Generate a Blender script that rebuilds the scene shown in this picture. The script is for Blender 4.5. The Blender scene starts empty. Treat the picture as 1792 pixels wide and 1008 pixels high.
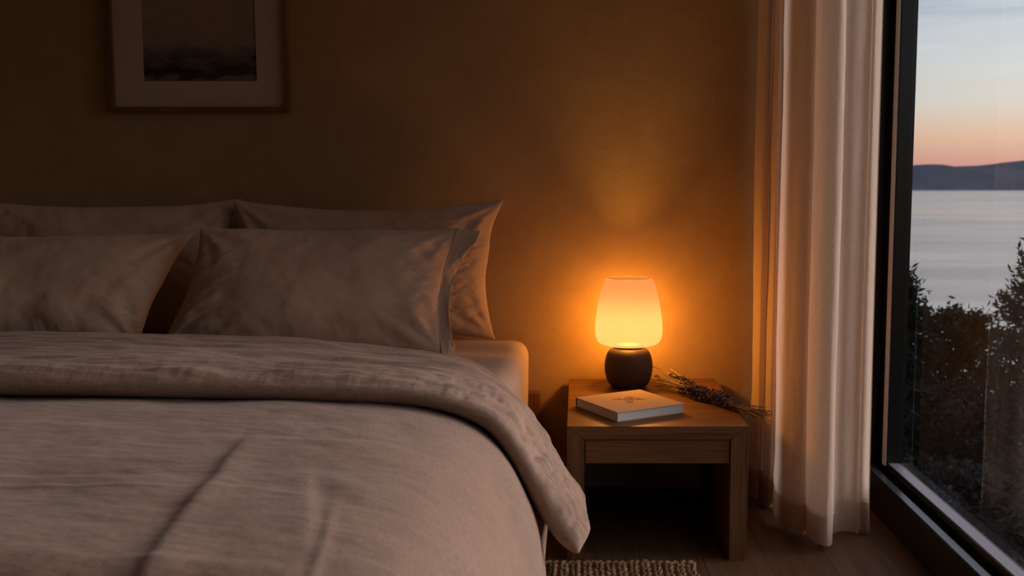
import bpy, bmesh, math, random
import numpy as np
from mathutils import Vector, Matrix
random.seed(4)
S = bpy.context.scene
C = S.collection
PI = math.pi

# ------------------------------------------------------------ camera
cam = bpy.data.cameras.new('camera')
cam.lens = 35.0
cam.sensor_width = 36.0
cam.shift_x = -(1010 - 896) / 1792
cam.clip_end = 20000
cam.dof.use_dof = True
cam.dof.focus_distance = 3.25
cam.dof.aperture_fstop = 4.5
camo = bpy.data.objects.new('camera', cam)
C.objects.link(camo)
camo.location = (0, 0, 1.12)
camo.rotation_euler = (PI / 2 - math.atan(179 / 1742), 0, 0)
S.camera = camo

# ------------------------------------------------------------ colour management
S.view_settings.view_transform = 'Standard'
S.view_settings.look = 'None'
S.view_settings.gamma = 1
S.view_settings.use_curve_mapping = False
S.view_settings.exposure = 0.0
S.cycles.use_denoising = True
S.cycles.max_bounces = 10
S.cycles.diffuse_bounces = 5
S.cycles.transmission_bounces = 8
S.cycles.transparent_max_bounces = 32
S.cycles.sample_clamp_indirect = 6

# ------------------------------------------------------------ node helpers
class NT:
    def __init__(s, tree):
        s.t = tree; s.n = tree.nodes; s.l = tree.links
    def new(s, typ, **kw):
        n = s.n.new(typ)
        for k, v in kw.items(): setattr(n, k, v)
        return n
    def link(s, a, b): s.l.new(a, b)
    def put(s, node, name, val):
        sock = node.inputs[name]
        if hasattr(val, 'is_output') or isinstance(val, bpy.types.NodeSocket): s.l.new(val, sock)
        else: sock.default_value = val
    def math(s, op, a, b=0.0, c=None, clamp=False):
        n = s.new('ShaderNodeMath', operation=op); n.use_clamp = clamp
        s.put(n, 0, a); s.put(n, 1, b)
        if c is not None: s.put(n, 2, c)
        return n.outputs[0]
    def mapping(s, vec, scale=(1, 1, 1), loc=(0, 0, 0), rot=(0, 0, 0)):
        n = s.new('ShaderNodeMapping')
        s.put(n, 'Vector', vec); n.inputs['Scale'].default_value = scale
        n.inputs['Location'].default_value = loc; n.inputs['Rotation'].default_value = rot
        return n.outputs[0]
    def noise(s, vec, scale=5, detail=3, rough=.5, dist=0.0):
        n = s.new('ShaderNodeTexNoise'); s.put(n, 'Vector', vec)
        n.inputs['Scale'].default_value = scale; n.inputs['Detail'].default_value = detail
        n.inputs['Roughness'].default_value = rough; n.inputs['Distortion'].default_value = dist
        return n.outputs[0]
    def ramp(s, fac, stops, interp='LINEAR'):
        n = s.new('ShaderNodeValToRGB'); s.put(n, 'Fac', fac)
        cr = n.color_ramp; cr.interpolation = interp
        while len(cr.elements) < len(stops): cr.elements.new(.5)
        for e, (p, c) in zip(cr.elements, stops):
            e.position = p; e.color = (c[0], c[1], c[2], 1) if not isinstance(c, (int, float)) else (c, c, c, 1)
        return n.outputs[0]
    def mix(s, f, a, b, mode='MIX'):
        n = s.new('ShaderNodeMix', data_type='RGBA', blend_type=mode)
        s.put(n, 0, f)
        for i, v in ((6, a), (7, b)):
            if isinstance(v, bpy.types.NodeSocket): s.l.new(v, n.inputs[i])
            else: n.inputs[i].default_value = (v[0], v[1], v[2], 1)
        return n.outputs[2]
    def bump(s, h, strength=.3, dist=.01, normal=None):
        n = s.new('ShaderNodeBump'); s.put(n, 'Height', h)
        n.inputs['Strength'].default_value = strength; n.inputs['Distance'].default_value = dist
        if normal is not None: s.l.new(normal, n.inputs['Normal'])
        return n.outputs[0]

def mat(name):
    m = bpy.data.materials.new(name); m.use_nodes = True
    nt = NT(m.node_tree); nt.n.clear()
    out = nt.new('ShaderNodeOutputMaterial')
    return m, nt, out

def principled(nt, out, **kw):
    p = nt.new('ShaderNodeBsdfPrincipled')
    for k, v in kw.items():
        k = k.replace('_', ' ')
        if k == 'Base Color' and not isinstance(v, bpy.types.NodeSocket): v = (v[0], v[1], v[2], 1)
        nt.put(p, k, v)
    nt.link(p.outputs[0], out.inputs[0])
    return p

# ------------------------------------------------------------ world: dusk sky
SKY_FILL = 10.0
w = bpy.data.worlds.new('dusk_sky'); S.world = w; w.use_nodes = True
nt = NT(w.node_tree); nt.n.clear()
wo = nt.new('ShaderNodeOutputWorld'); bg = nt.new('ShaderNodeBackground')
tc = nt.new('ShaderNodeTexCoord')
sep = nt.new('ShaderNodeSeparateXYZ'); nt.link(tc.outputs['Generated'], sep.inputs[0])
zz = sep.outputs[2]
base = nt.ramp(zz, [(0.0, (.60, .32, .32)), (.022, (.80, .41, .33)), (.045, (.92, .60, .42)),
                    (.075, (.86, .78, .68)), (.115, (.78, .80, .80)), (.18, (.46, .57, .70)), (.27, (.56, .60, .68)), (.45, (.6, .6, .68)), (1.0, (.7, .7, .8))])
cl = nt.noise(nt.mapping(tc.outputs['Generated'], (2.2, 2.2, 26)), 2.0, 4, .55, .3)
clm = nt.math('MULTIPLY', nt.ramp(cl, [(.42, 0), (.68, 1)]), nt.ramp(zz, [(.075, 0), (.12, .6), (.2, .6), (.3, .3), (.4, 0)]))
skyc = nt.mix(clm, base, (.86, .86, .89))
# unseen bright lobe of sky off to the right, added to fill the room
vm = nt.new('ShaderNodeVectorMath', operation='DOT_PRODUCT')
nt.link(tc.outputs['Generated'], vm.inputs[0]); vm.inputs[1].default_value = Vector((.95, .10, .20)).normalized()
gl = nt.ramp(vm.outputs['Value'], [(.86, 0), (.95, .5), (1.0, 1)], 'EASE')
glow = nt.mix(1.0, gl, (1.0, .86, .84), 'MULTIPLY')
sc_ = nt.new('ShaderNodeVectorMath', operation='SCALE'); nt.link(glow, sc_.inputs[0]); sc_.inputs['Scale'].default_value = SKY_FILL
tot = nt.new('ShaderNodeVectorMath', operation='ADD'); nt.link(skyc, tot.inputs[0]); nt.link(sc_.outputs[0], tot.inputs[1])
below = nt.ramp(nt.math('ADD', zz, .5), [(.495, (.03, .03, .035)), (.5, (1, 1, 1))])
fin = nt.mix(1.0, tot.outputs[0], below, 'MULTIPLY')
nt.link(fin, bg.inputs[0]); bg.inputs[1].default_value = 1.0
nt.link(bg.outputs[0], wo.inputs[0])

# portal that guides sampling of the sky through the window opening (adds no light of its own)
pl = bpy.data.lights.new('window_portal', 'AREA'); pl.shape = 'RECTANGLE'; pl.size = 2.4; pl.size_y = 2.9
pl.cycles.is_portal = True
plo = bpy.data.objects.new('window_portal', pl); C.objects.link(plo)
plo.location = (1.165, 1.98, 1.33); plo.rotation_euler = (0, PI / 2, 0)         # faces into the room (-X); local x runs up, local y along the glass

# ------------------------------------------------------------ object helpers
def link(name, mesh, m, parent=None, smooth=True):
    o = bpy.data.objects.new(name, mesh); C.objects.link(o)
    if m is not None: mesh.materials.append(m)
    if smooth:
        mesh.polygons.foreach_set('use_smooth', [True] * len(mesh.polygons))
    if parent: o.parent = parent
    return o
def tag(o, label=None, cat=None, group=None, kind=None):
    if label: o['label'] = label
    if cat: o['category'] = cat
    if group: o['group'] = group
    if kind: o['kind'] = kind
    return o
def empty(name, loc, label, cat, group=None):
    o = bpy.data.objects.new(name, None); C.objects.link(o); o.location = loc; o.empty_display_size = .05
    return tag(o, label, cat, group)
def child(o, parent):
    """parent o keeping its world placement"""
    o.parent = parent
    o.matrix_parent_inverse = Matrix.Translation(parent.location).inverted()
    return o
def box(bm, x0, x1, y0, y1, z0, z1, bev=0.0, seg=2):
    r = bmesh.ops.create_cube(bm, size=1)
    vs = r['verts']
    for v in vs:
        v.co = Vector(((x0 + x1) / 2 + v.co.x * (x1 - x0), (y0 + y1) / 2 + v.co.y * (y1 - y0), (z0 + z1) / 2 + v.co.z * (z1 - z0)))
    if bev:
        es = list({e for v in vs for e in v.link_edges})
        bmesh.ops.bevel(bm, geom=es, offset=bev, segments=seg, affect='EDGES', profile=.6)
def bmobj(name, bm, m, parent=None, smooth=False):
    me = bpy.data.meshes.new(name)
    bmesh.ops.recalc_face_normals(bm, faces=bm.faces)
    bm.to_mesh(me); bm.free()
    o = link(name, me, m, None, smooth)
    if parent: child(o, parent)
    return o
def boxobj(name, m, dims, bev=0.0, parent=None, seg=2):
    bm = bmesh.new(); box(bm, *dims, bev, seg)
    return bmobj(name, bm, m, parent)
def prism(bm, pts, axis, a0, a1):
    """pts 2D polygon extruded along axis"""
    def mk(p, a):
        return {'x': (a, p[0], p[1]), 'y': (p[0], a, p[1]), 'z': (p[0], p[1], a)}[axis]
    v0 = [bm.verts.new(mk(p, a0)) for p in pts]; v1 = [bm.verts.new(mk(p, a1)) for p in pts]
    bm.faces.new(v0[::-1]); bm.faces.new(v1)
    n = len(pts)
    for i in range(n): bm.faces.new((v0[i], v0[(i + 1) % n], v1[(i + 1) % n], v1[i]))
def lathe(prof, seg=64, cap=True):
    bm = bmesh.new(); rings = []
    for r, z in prof:
        rings.append([bm.verts.new((r * math.cos(2 * PI * k / seg), r * math.sin(2 * PI * k / seg), z)) for k in range(seg)])
    for a, b in zip(rings, rings[1:]):
        for k in range(seg): bm.faces.new((a[k], a[(k + 1) % seg], b[(k + 1) % seg], b[k]))
    if cap: bm.faces.new(rings[0][::-1]); bm.faces.new(rings[-1])
    return bm
def grid_mesh(name, P, m, closed_u=False, closed_v=False, uv=None, parent=None):
    """P: (nu, nv, 3) array -> mesh with metric uv"""
    nu, nv = P.shape[:2]
    idx = np.arange(nu * nv).reshape(nu, nv)
    a = idx if closed_u else idx[:-1]
    b = np.roll(idx, -1, 0) if closed_u else idx[1:]
    def vsh(k): return (k, np.roll(k, -1, 1)) if closed_v else (k[:, :-1], k[:, 1:])
    a0, a1 = vsh(a); b0, b1 = vsh(b)
    F = np.stack([a0, b0, b1, a1], -1).reshape(-1, 4)
    me = bpy.data.meshes.new(name)
    me.vertices.add(nu * nv); me.vertices.foreach_set('co', P.reshape(-1).astype(np.float32))
    me.loops.add(F.size); me.loops.foreach_set('vertex_index', F.reshape(-1).astype(np.int32))
    me.polygons.add(len(F)); me.polygons.foreach_set('loop_start', (np.arange(len(F)) * 4).astype(np.int32))
    me.update(calc_edges=True)
    if uv is not None:
        l = me.uv_layers.new(name='uv')
        l.data.foreach_set('uv', uv.reshape(-1, 2)[F.reshape(-1)].reshape(-1).astype(np.float32))
    o = link(name, me, m, None, True)
    if parent: child(o, parent)
    return o

_rt = np.random.RandomState(7).rand(256, 256)
def vn(x, y, seed=0):
    x = x + seed * 17.31; y = y + seed * 9.17
    xi = np.floor(x).astype(int); yi = np.floor(y).astype(int)
    fx = x - xi; fy = y - yi
    fx = fx * fx * fx * (fx * (fx * 6 - 15) + 10); fy = fy * fy * fy * (fy * (fy * 6 - 15) + 10)
    g = lambda i, j: _rt[i % 256, j % 256]
    return ((g(xi, yi) * (1 - fx) + g(xi + 1, yi) * fx) * (1 - fy) + (g(xi, yi + 1) * (1 - fx) + g(xi + 1, yi + 1) * fx) * fy) * 2 - 1
def fbm(x, y, seed=0, oct=3):
    r = 0; a = 1
    for k in range(oct):
        r = r + a * vn(x * 2 ** k, y * 2 ** k, seed + k); a *= .5
    return r
def spline(pts, n):
    """Catmull-Rom through pts, n samples evenly by arc length"""
    P = np.array(pts, float); P = np.vstack([2 * P[0] - P[1], P, 2 * P[-1] - P[-2]])
    out = []
    for i in range(1, len(P) - 2):
        t = np.linspace(0, 1, 40, endpoint=False)[:, None]
        a, b, c, d = P[i - 1], P[i], P[i + 1], P[i + 2]
        out.append(.5 * ((2 * b) + (-a + c) * t + (2 * a - 5 * b + 4 * c - d) * t ** 2 + (-a + 3 * b - 3 * c + d) * t ** 3))
    out = np.vstack(out + [P[-2][None]])
    L = np.r_[0, np.cumsum(np.linalg.norm(np.diff(out, axis=0), axis=1))]
    s = np.linspace(0, L[-1], n)
    return np.stack([np.interp(s, L, out[:, k]) for k in range(out.shape[1])], 1), s
def normals(P):
    du = np.gradient(P, axis=0); dv = np.gradient(P, axis=1)
    n = np.cross(du, dv); n /= np.linalg.norm(n, axis=2, keepdims=True) + 1e-12
    return n
def puffy(name, Cc, N, th_top, th_bot, m, uv, parent=None, extra=None):
    """closed cushion: centre sheet Cc with normals N and half thicknesses, top then bottom joined round the rim"""
    top = Cc + N * th_top[..., None]; bot = Cc - N * th_bot[..., None]
    nu, nv = Cc.shape[:2]
    V = np.concatenate([top.reshape(-1, 3), bot.reshape(-1, 3)])
    UV = np.concatenate([uv.reshape(-1, 2), uv.reshape(-1, 2) + 3.0])
    idx = np.arange(nu * nv).reshape(nu, nv); M = nu * nv
    F = [np.stack([idx[:-1, :-1], idx[1:, :-1], idx[1:, 1:], idx[:-1, 1:]], -1).reshape(-1, 4),
         np.stack([idx[:-1, :-1], idx[:-1, 1:], idx[1:, 1:], idx[1:, :-1]], -1).reshape(-1, 4) + M]
    rim = np.concatenate([idx[:-1, 0], idx[-1, :-1], idx[1:, -1][::-1], idx[0, 1:][::-1]])
    r2 = np.roll(rim, -1)
    F.append(np.stack([rim, rim + M, r2 + M, r2], -1))
    F = np.concatenate(F)
    me = bpy.data.meshes.new(name)
    me.vertices.add(len(V)); me.vertices.foreach_set('co', V.reshape(-1).astype(np.float32))
    me.loops.add(F.size); me.loops.foreach_set('vertex_index', F.reshape(-1).astype(np.int32))
    me.polygons.add(len(F)); me.polygons.foreach_set('loop_start', (np.arange(len(F)) * 4).astype(np.int32))
    me.update(calc_edges=True)
    l = me.uv_layers.new(name='uv'); l.data.foreach_set('uv', UV[F.reshape(-1)].reshape(-1).astype(np.float32))
    bm = bmesh.new(); bm.from_mesh(me); bmesh.ops.remove_doubles(bm, verts=bm.verts, dist=1e-5)
    bmesh.ops.recalc_face_normals(bm, faces=bm.faces); bm.to_mesh(me); bm.free()
    o = link(name, me, m, None, True)
    if parent: child(o, parent)
    return o

def tube(pts, r, m, name, parent=None, seg=6, taper=None):
    P = np.array(pts, float); n = len(P)
    T = np.gradient(P, axis=0); T /= np.linalg.norm(T, axis=1, keepdims=True) + 1e-12
    up = np.array([0, 0, 1.0]); A = np.cross(T, up); bad = np.linalg.norm(A, axis=1) < .1
    A[bad] = np.cross(T[bad], np.array([1.0, 0, 0])); A /= np.linalg.norm(A, axis=1, keepdims=True); B = np.cross(A, T)
    k = np.linspace(0, 2 * PI, seg, endpoint=False)
    R = np.full(n, r) if taper is None else np.array(taper) * r
    Q = P[:, None] + (A[:, None] * np.cos(k)[None, :, None] + B[:, None] * np.sin(k)[None, :, None]) * R[:, None, None]
    return grid_mesh(name, Q, m, closed_v=True, uv=np.zeros((n, seg, 2)), parent=parent)

# ------------------------------------------------------------ materials
def linen(name, col, var=.16, bump=.5, thread=700, wr=0.0):
    m, nt, out = mat(name)
    uv = nt.new('ShaderNodeTexCoord').outputs['UV']
    a = nt.noise(nt.mapping(uv, (thread, thread * .06, 1)), 1.0, 2, .6)
    b = nt.noise(nt.mapping(uv, (thread * .06, thread, 1)), 1.0, 2, .6)
    ab = nt.math('ADD', a, b)
    big = nt.noise(uv, 3.2, 4, .6)
    mid = nt.noise(nt.mapping(uv, (6, 16, 1)), 4.0, 4, .6)
    h = nt.math('MULTIPLY', ab, .5)
    f = nt.math('ADD', nt.math('MULTIPLY', h, .7), nt.math('MULTIPLY', big, .3))
    c0 = [c * (1 - var * 1.6) for c in col]; c1 = [min(1, c * (1 + var * 1.6)) for c in col]
    colr = nt.ramp(f, [(.34, c0), (.66, c1)])
    n1 = nt.bump(h, bump, .0012)
    if wr: n1 = nt.bump(mid, wr, .006, n1)
    principled(nt, out, Base_Color=colr, Roughness=.92, Normal=n1, Specular_IOR_Level=.15, Sheen_Weight=.12, Sheen_Roughness=.5)
    return m
M_duvet = linen('duvet_linen', (.305, .207, .152), .20, .6, 420, .4)
M_pillow = linen('pillow_linen', (.40, .28, .20), .10, .45, 620, .18)
M_sheet = linen('sheet_cotton', (.42, .32, .25), .05, .2, 800, .08)

def wood(name, axis, c0, c1, rough=.5, scale=1.0):
    m, nt, out = mat(name)
    o = nt.new('ShaderNodeTexCoord').outputs['Object']
    st = {'x': (1.2, 16, 16), 'y': (16, 1.2, 16), 'z': (16, 16, 1.2)}[axis]
    g = nt.noise(nt.mapping(o, tuple(s * scale for s in st)), 1.6, 5, .62, .6)
    st2 = {'x': (5, 230, 230), 'y': (230, 5, 230), 'z': (230, 230, 5)}[axis]
    p = nt.noise(nt.mapping(o, tuple(s * scale for s in st2)), 1.0, 2, .5)
    f = nt.math('ADD', nt.math('MULTIPLY', g, .65), nt.math('MULTIPLY', p, .35))
    col = nt.ramp(f, [(.36, c0), (.5, [(a + b) / 2 for a, b in zip(c0, c1)]), (.64, c1)])
    principled(nt, out, Base_Color=col, Roughness=rough, Normal=nt.bump(p, .25, .001), Specular_IOR_Level=.35)
    return m
OA, OB = (.095, .038, .014), (.205, .092, .034)
W_x = wood('oak_grain_across', 'x', OA, OB)
W_y = wood('oak_grain_deep', 'y', OA, OB)
W_z = wood('oak_grain_upright', 'z', OA, OB)
W_frame = wood('walnut_frame_wood', 'z', (.10, .045, .018), (.19, .09, .038), .45)

def plain(name, col, rough=.5, metal=0.0, spec=.5, bump=None):
    m, nt, out = mat(name)
    kw = dict(Base_Color=col, Roughness=rough, Metallic=metal, Specular_IOR_Level=spec)
    if bump:
        o = nt.new('ShaderNodeTexCoord').outputs['Object']
        kw['Normal'] = nt.bump(nt.noise(o, bump[0], 4, .6), bump[1], .002)
    principled(nt, out, **kw)
    return m
M_alu = plain('dark_bronze_aluminium', (.0075, .0065, .0065), .30, .0, .35, (300, .05))
M_alu2 = plain('grey_anodised_strip', (.72, .68, .66), .5, .1, .5)
M_bead = plain('grey_lilac_bead', (.26, .26, .31), .4, .3, .5)
M_ledge = plain('sky_tinted_sill', (.075, .095, .12), .25, .2, .6)  # blue sky reflection on the sill is put into this colour
M_gasket = plain('black_gasket', (.006, .006, .006), .6)

# plaster
m, nt, out = mat('limewash_plaster'); M_wall = m
o_ = nt.new('ShaderNodeTexCoord').outputs['Object']
n1 = nt.noise(o_, 1.3, 5, .6, .4); n2 = nt.noise(o_, 60, 4, .6); n3 = nt.noise(nt.mapping(o_, (1, 1, 1)), 9, 5, .65, .5)
f = nt.math('ADD', nt.math('MULTIPLY', n1, .6), nt.math('MULTIPLY', n3, .4))
col = nt.ramp(f, [(.35, (.30, .188, .090)), (.65, (.385, .25, .130))])
principled(nt, out, Base_Color=col, Roughness=.95, Specular_IOR_Level=.1,
           Normal=nt.bump(n2, .22, .003, nt.bump(n3, .18, .012)))
m, nt, out = mat('pale_ceiling_paint'); M_ceil = m
principled(nt, out, Base_Color=(.70, .60, .48), Roughness=.95)
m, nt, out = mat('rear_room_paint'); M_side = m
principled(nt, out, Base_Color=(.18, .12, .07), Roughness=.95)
M_skirt = plain('skirting_paint', (.30, .23, .15), .6)

# floor planks running toward the window wall diagonal grain
m, nt, out = mat('brown_oak_floor'); M_floor = m
o_ = nt.new('ShaderNodeTexCoord').outputs['Object']
br = nt.new('ShaderNodeTexBrick'); nt.link(nt.mapping(o_, (1, 1, 1), (.07, 0, 0), (0, 0, PI / 2)), br.inputs['Vector'])
br.inputs['Scale'].default_value = 1; br.inputs['Brick Width'].default_value = 2.1; br.inputs['Row Height'].default_value = .19
br.inputs['Mortar Size'].default_value = .0016; br.inputs['Color1'].default_value = (.8, .8, .8, 1); br.inputs['Color2'].default_value = (1, 1, 1, 1)
br.inputs['Mortar'].default_value = (.3, .3, .3, 1); br.inputs['Bias'].default_value = 0
g = nt.noise(nt.mapping(o_, (20, 1.6, 1)), 1.5, 5, .6, .5); g2 = nt.noise(nt.mapping(o_, (260, 9, 1)), 1, 2, .5)
f = nt.math('ADD', nt.math('MULTIPLY', g, .6), nt.math('MULTIPLY', g2, .4))
col = nt.mix(1.0, nt.ramp(f, [(.36, (.09, .044, .022)), (.64, (.165, .09, .047))]), br.outputs['Color'], 'MULTIPLY')
principled(nt, out, Base_Color=col, Roughness=.5, Specular_IOR_Level=.3, Normal=nt.bump(g2, .2, .001))

# curtain: linen sheer, lets some light through
def sheer(name, tr, transp, col=(.76, .62, .50)):
    m, nt, out = mat(name)
    uv = nt.new('ShaderNodeTexCoord').outputs['UV']
    a = nt.noise(nt.mapping(uv, (900, 60, 1)), 1, 2, .6); b = nt.noise(nt.mapping(uv, (60, 900, 1)), 1, 2, .6)
    h = nt.math('MULTIPLY', nt.math('ADD', a, b), .5)
    cr = nt.noise(nt.mapping(uv, (30, 14, 1)), 1.5, 5, .65, .8)
    nrm = nt.bump(h, .35, .001, nt.bump(cr, .6, .005))
    c = nt.ramp(h, [(.35, [k * .86 for k in col]), (.65, [min(1, k * 1.12) for k in col])])
    d = nt.new('ShaderNodeBsdfDiffuse'); nt.link(c, d.inputs[0]); nt.link(nrm, d.inputs['Normal'])
    t = nt.new('ShaderNodeBsdfTranslucent'); nt.link(c, t.inputs[0])
    x = nt.new('ShaderNodeMixShader'); x.inputs[0].default_value = tr
    nt.link(d.outputs[0], x.inputs[1]); nt.link(t.outputs[0], x.inputs[2])
    p = nt.new('ShaderNodeBsdfTransparent')
    y = nt.new('ShaderNodeMixShader'); y.inputs[0].default_value = transp
    nt.link(x.outputs[0], y.inputs[1]); nt.link(p.outputs[0], y.inputs[2]); nt.link(y.outputs[0], out.inputs[0])
    return m
M_curt = sheer('sheer_linen', .48, .06)
M_hem = sheer('doubled_linen_hem', .34, .0, (.72, .59, .48))

# thin window glass: mostly clear, faint mirror
m, nt, out = mat('window_glass'); M_glass = m
tr = nt.new('ShaderNodeBsdfTransparent'); tr.inputs[0].default_value = (.93, .94, .94, 1)
gs = nt.new('ShaderNodeBsdfGlossy'); gs.inputs['Roughness'].default_value = .0
lw = nt.new('ShaderNodeLayerWeight'); lw.inputs[0].default_value = .5
frs = nt.math('ADD', nt.math('MULTIPLY', nt.math('POWER', lw.outputs['Facing'], 5.0), .85), .05)
x = nt.new('ShaderNodeMixShader'); nt.link(frs, x.inputs[0]); nt.link(tr.outputs[0], x.inputs[1]); nt.link(gs.outputs[0], x.inputs[2])
nt.link(x.outputs[0], out.inputs[0])

# ------------------------------------------------------------ room shell
WY = 3.64; LX = -3.1; RY = -1.7; CZ = 2.62; WX = 1.02
def struct(name, m, dims, bev=0, parent=None): return tag(boxobj(name, m, dims, bev), kind='structure')
struct('floor', M_floor, (LX - .2, WX + .16, RY - .2, WY + .2, -.12, 0))
struct('ceiling', M_ceil, (LX - .2, WX + .16, RY - .2, WY + .2, CZ, CZ + .12))
struct('wall_back', M_wall, (LX - .2, WX + .16, WY, WY + .2, 0, CZ))
struct('wall_left', M_side, (LX - .2, LX, RY - .2, WY, 0, CZ))
struct('wall_rear', M_side, (LX, WX + .16, RY - .2, RY, 0, CZ))
struct('baseboard_back', M_skirt, (LX, WX, WY - .014, WY, 0, .105), .002)
# glazed right wall: outer frame, sash, glass
G0, G1 = .55, 3.372            # glass run
struct('wall_right', M_side, (WX, WX + .16, RY, .55, 0, CZ))
wn = bpy.data.objects.new('window_1', None); C.objects.link(wn); wn.location = (1.07, 1.0, 0); wn['kind'] = 'structure'
bm = bmesh.new()
box(bm, 1.020, 1.047, G0, WY, 0, .137, .002)         # inner sill upstand
box(bm, 1.047, 1.16, G0, WY, 0, .118)
box(bm, 1.052, 1.057, G0, 3.45, .118, .131)          # track ridge
box(bm, 1.020, 1.16, 3.462, WY, .137, CZ - .10, .002)   # end post
box(bm, 1.020, 1.16, G0, WY, CZ - .10, CZ)
box(bm, 1.020, 1.16, G0, G0 + .06, .137, CZ - .10)
bmobj('window_frame', bm, M_alu, wn)
bm = bmesh.new()
sz = .160
box(bm, 1.075, 1.124, G0 + .06, 3.470, .120, sz, .0015)
box(bm, 1.075, 1.121, G1, 3.470, sz, CZ - .11, .0015)
box(bm, 1.075, 1.124, G0 + .06, 3.46, CZ - .16, CZ - .105, .0015)
box(bm, 1.075, 1.150, G0 + .06, G0 + .12, sz, CZ - .11)
bmobj('sash', bm, M_alu, wn)
boxobj('guide_rail', M_alu2, (1.069, 1.0755, 3.380, 3.412, .150, CZ - .16), .001, wn)
boxobj('sill_sky_sheen', M_ledge, (1.0215, 1.0465, G0, 3.44, .1368, .1385), .0006, wn)  # thin strip that carries the painted sky sheen
boxobj('glazing_bead', M_bead, (1.078, 1.113, G0 + .12, G1 - .002, sz, sz + .0035), .0008, wn)
boxobj('gasket', M_gasket, (1.073, 1.0765, G0 + .12, 3.37, sz - .014, sz - .006), 0, wn)
bm = bmesh.new()
vs = [bm.verts.new(p) for p in ((1.117, G0 + .1, .15), (1.117, G1 + .01, .15), (1.117, G1 + .01, CZ - .12), (1.117, G0 + .1, CZ - .12))]
bm.faces.new(vs)
bmobj('glass_pane', bm, M_glass, wn)

# ------------------------------------------------------------ bed
BX0, BX1 = -2.31, -.175
bed = empty('bed_frame', (-1.24, 2.4, 0), 'low wooden bed frame under the mattress, its lamp-lit headboard end showing beside the sheet', 'bed')
boxobj('headboard', W_z, (-2.36, -.136, 3.585, 3.632, .02, .365), .003, bed)
boxobj('side_rail', W_y, (-.215, -.175, 1.30, 3.585, .12, .25), .003, bed)
boxobj('side_rail', W_y, (-2.31, -2.27, 1.30, 3.585, .12, .25), .003, bed)
boxobj('slat_base', W_x, (-2.27, -.215, 1.30, 3.58, .20, .245), .003, bed)
boxobj('footboard', W_x, (-2.31, -.175, 1.26, 1.30, .12, .25), .003, bed)
for x in (-2.25, -.29):
    for y in (1.40, 3.35): boxobj('leg', W_z, (x - .03, x + .03, y, y + .06, 0, .20), .003, bed)
# mattress under a fitted sheet
bm = bmesh.new(); box(bm, BX0, BX1, 1.34, 3.58, .252, .572, .07, 8)
bmesh.ops.subdivide_edges(bm, edges=[e for e in bm.edges if e.calc_length() > .2], cuts=60, use_grid_fill=True)
me = bpy.data.meshes.new('mattress'); bmesh.ops.recalc_face_normals(bm, faces=bm.faces)
for v in bm.verts:
    k = min(1, max(0, (v.co.z - .3) / .2))
    q = min(1, max(0, (3.05 - v.co.y) / .45)); q = q * q * (3 - 2 * q)      # pressed in under the duvet
    if v.co.x > -.6: v.co.x -= .075 * q * min(1, (v.co.x + .6) / .3)
    v.co.z -= .035 * q * k
    v.co += Vector((0, 0, 1)) * (.003 * math.sin(v.co.y * 23 + v.co.x * 5) * k) + Vector((.002 * math.sin(v.co.y * 31 + v.co.z * 9), 0, 0))
bm.to_mesh(me); bm.free()
tag(link('mattress', me, M_sheet), 'mattress in a smooth beige fitted sheet, rounded corner bare beside the pillows', 'mattress')

# duvet: main panel
dv = empty('duvet', (-1.2, 2.1, .6), 'taupe linen duvet spread over the bed, top end turned down in a puffy fold', 'duvet')
prof = [(-2.44, .16), (-2.42, .30), (-2.38, .46), (-2.27, .575), (-2.05, .605), (-1.7, .615), (-1.3, .617), (-.95, .610), (-.62, .600), (-.46, .592), (-.355, .580),
        (-.275, .558), (-.215, .520), (-.172, .468), (-.138, .400), (-.112, .330), (-.095, .255), (-.085, .18), (-.082, .135)]
PP, ss = spline(prof, 620)
yy = np.linspace(1.02, 2.97, 520)
X = np.repeat(PP[:, 0][:, None], len(yy), 1); Z = np.repeat(PP[:, 1][:, None], len(yy), 1); Y = np.repeat(yy[None], len(ss), 0)
# foot end droops over the mattress end
dr = np.clip((1.36 - Y) / .30, 0, 1)
Z = Z - dr ** 2 * .30 * np.clip((Z - .15) / .45, 0, 1)
Cc = np.stack([X, Y, Z], -1); N = normals(Cc)
if N[300, 250, 2] < 0: N = -N
Sg = np.repeat(ss[:, None], len(yy), 1)
side = np.clip((Sg - (ss[-1] - .55)) / .3, 0, 1)
def crease(X, Y, p, q, wid, amp, kind='step', fade=.05):
    p = np.array(p); q = np.array(q); d = q - p; L = np.linalg.norm(d); d = d / L; nrm = np.array([-d[1], d[0]])
    a = (X - p[0]) * d[0] + (Y - p[1]) * d[1]
    b = (X - p[0]) * nrm[0] + (Y - p[1]) * nrm[1] + .002 * np.sin(a * 17 + p[0] * 9)
    win = 1 / (1 + np.exp(-a / fade)) / (1 + np.exp((a - L) / fade))
    if kind == 'step': f = np.tanh(b / wid) * np.exp(-(b / (wid * 5)) ** 2)
    elif kind == 'ridge': f = np.exp(-(b / wid) ** 2)
    else: f = -np.exp(-(b / wid) ** 2)
    return amp * f * win
H = .007 * fbm(X * 1.6, Y * 2.2, 3) + .003 * fbm(X * 5, Y * 9, 11) + .0010 * fbm(X * 14, Y * 30, 17)
H += crease(X, Y, (-.669, 1.93), (-.575, 1.12), .010, .0036)
H += crease(X, Y, (-.650, 1.80), (-.575, 1.12), .03, .0015, 'ridge')
H += crease(X, Y, (-.463, 1.70), (-.401, 1.46), .010, -.0035)
H += crease(X, Y, (-.395, 1.55), (-.340, 1.15), .009, .003, 'ridge')
H += crease(X, Y, (-1.15, 1.69), (-.70, 1.70), .012, -.0055)
H += crease(X, Y, (-1.15, 1.64), (-.67, 1.63), .008, .0035, 'ridge')
H += crease(X, Y, (-.560, 1.64), (-.44, 1.615), .010, -.004)
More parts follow.
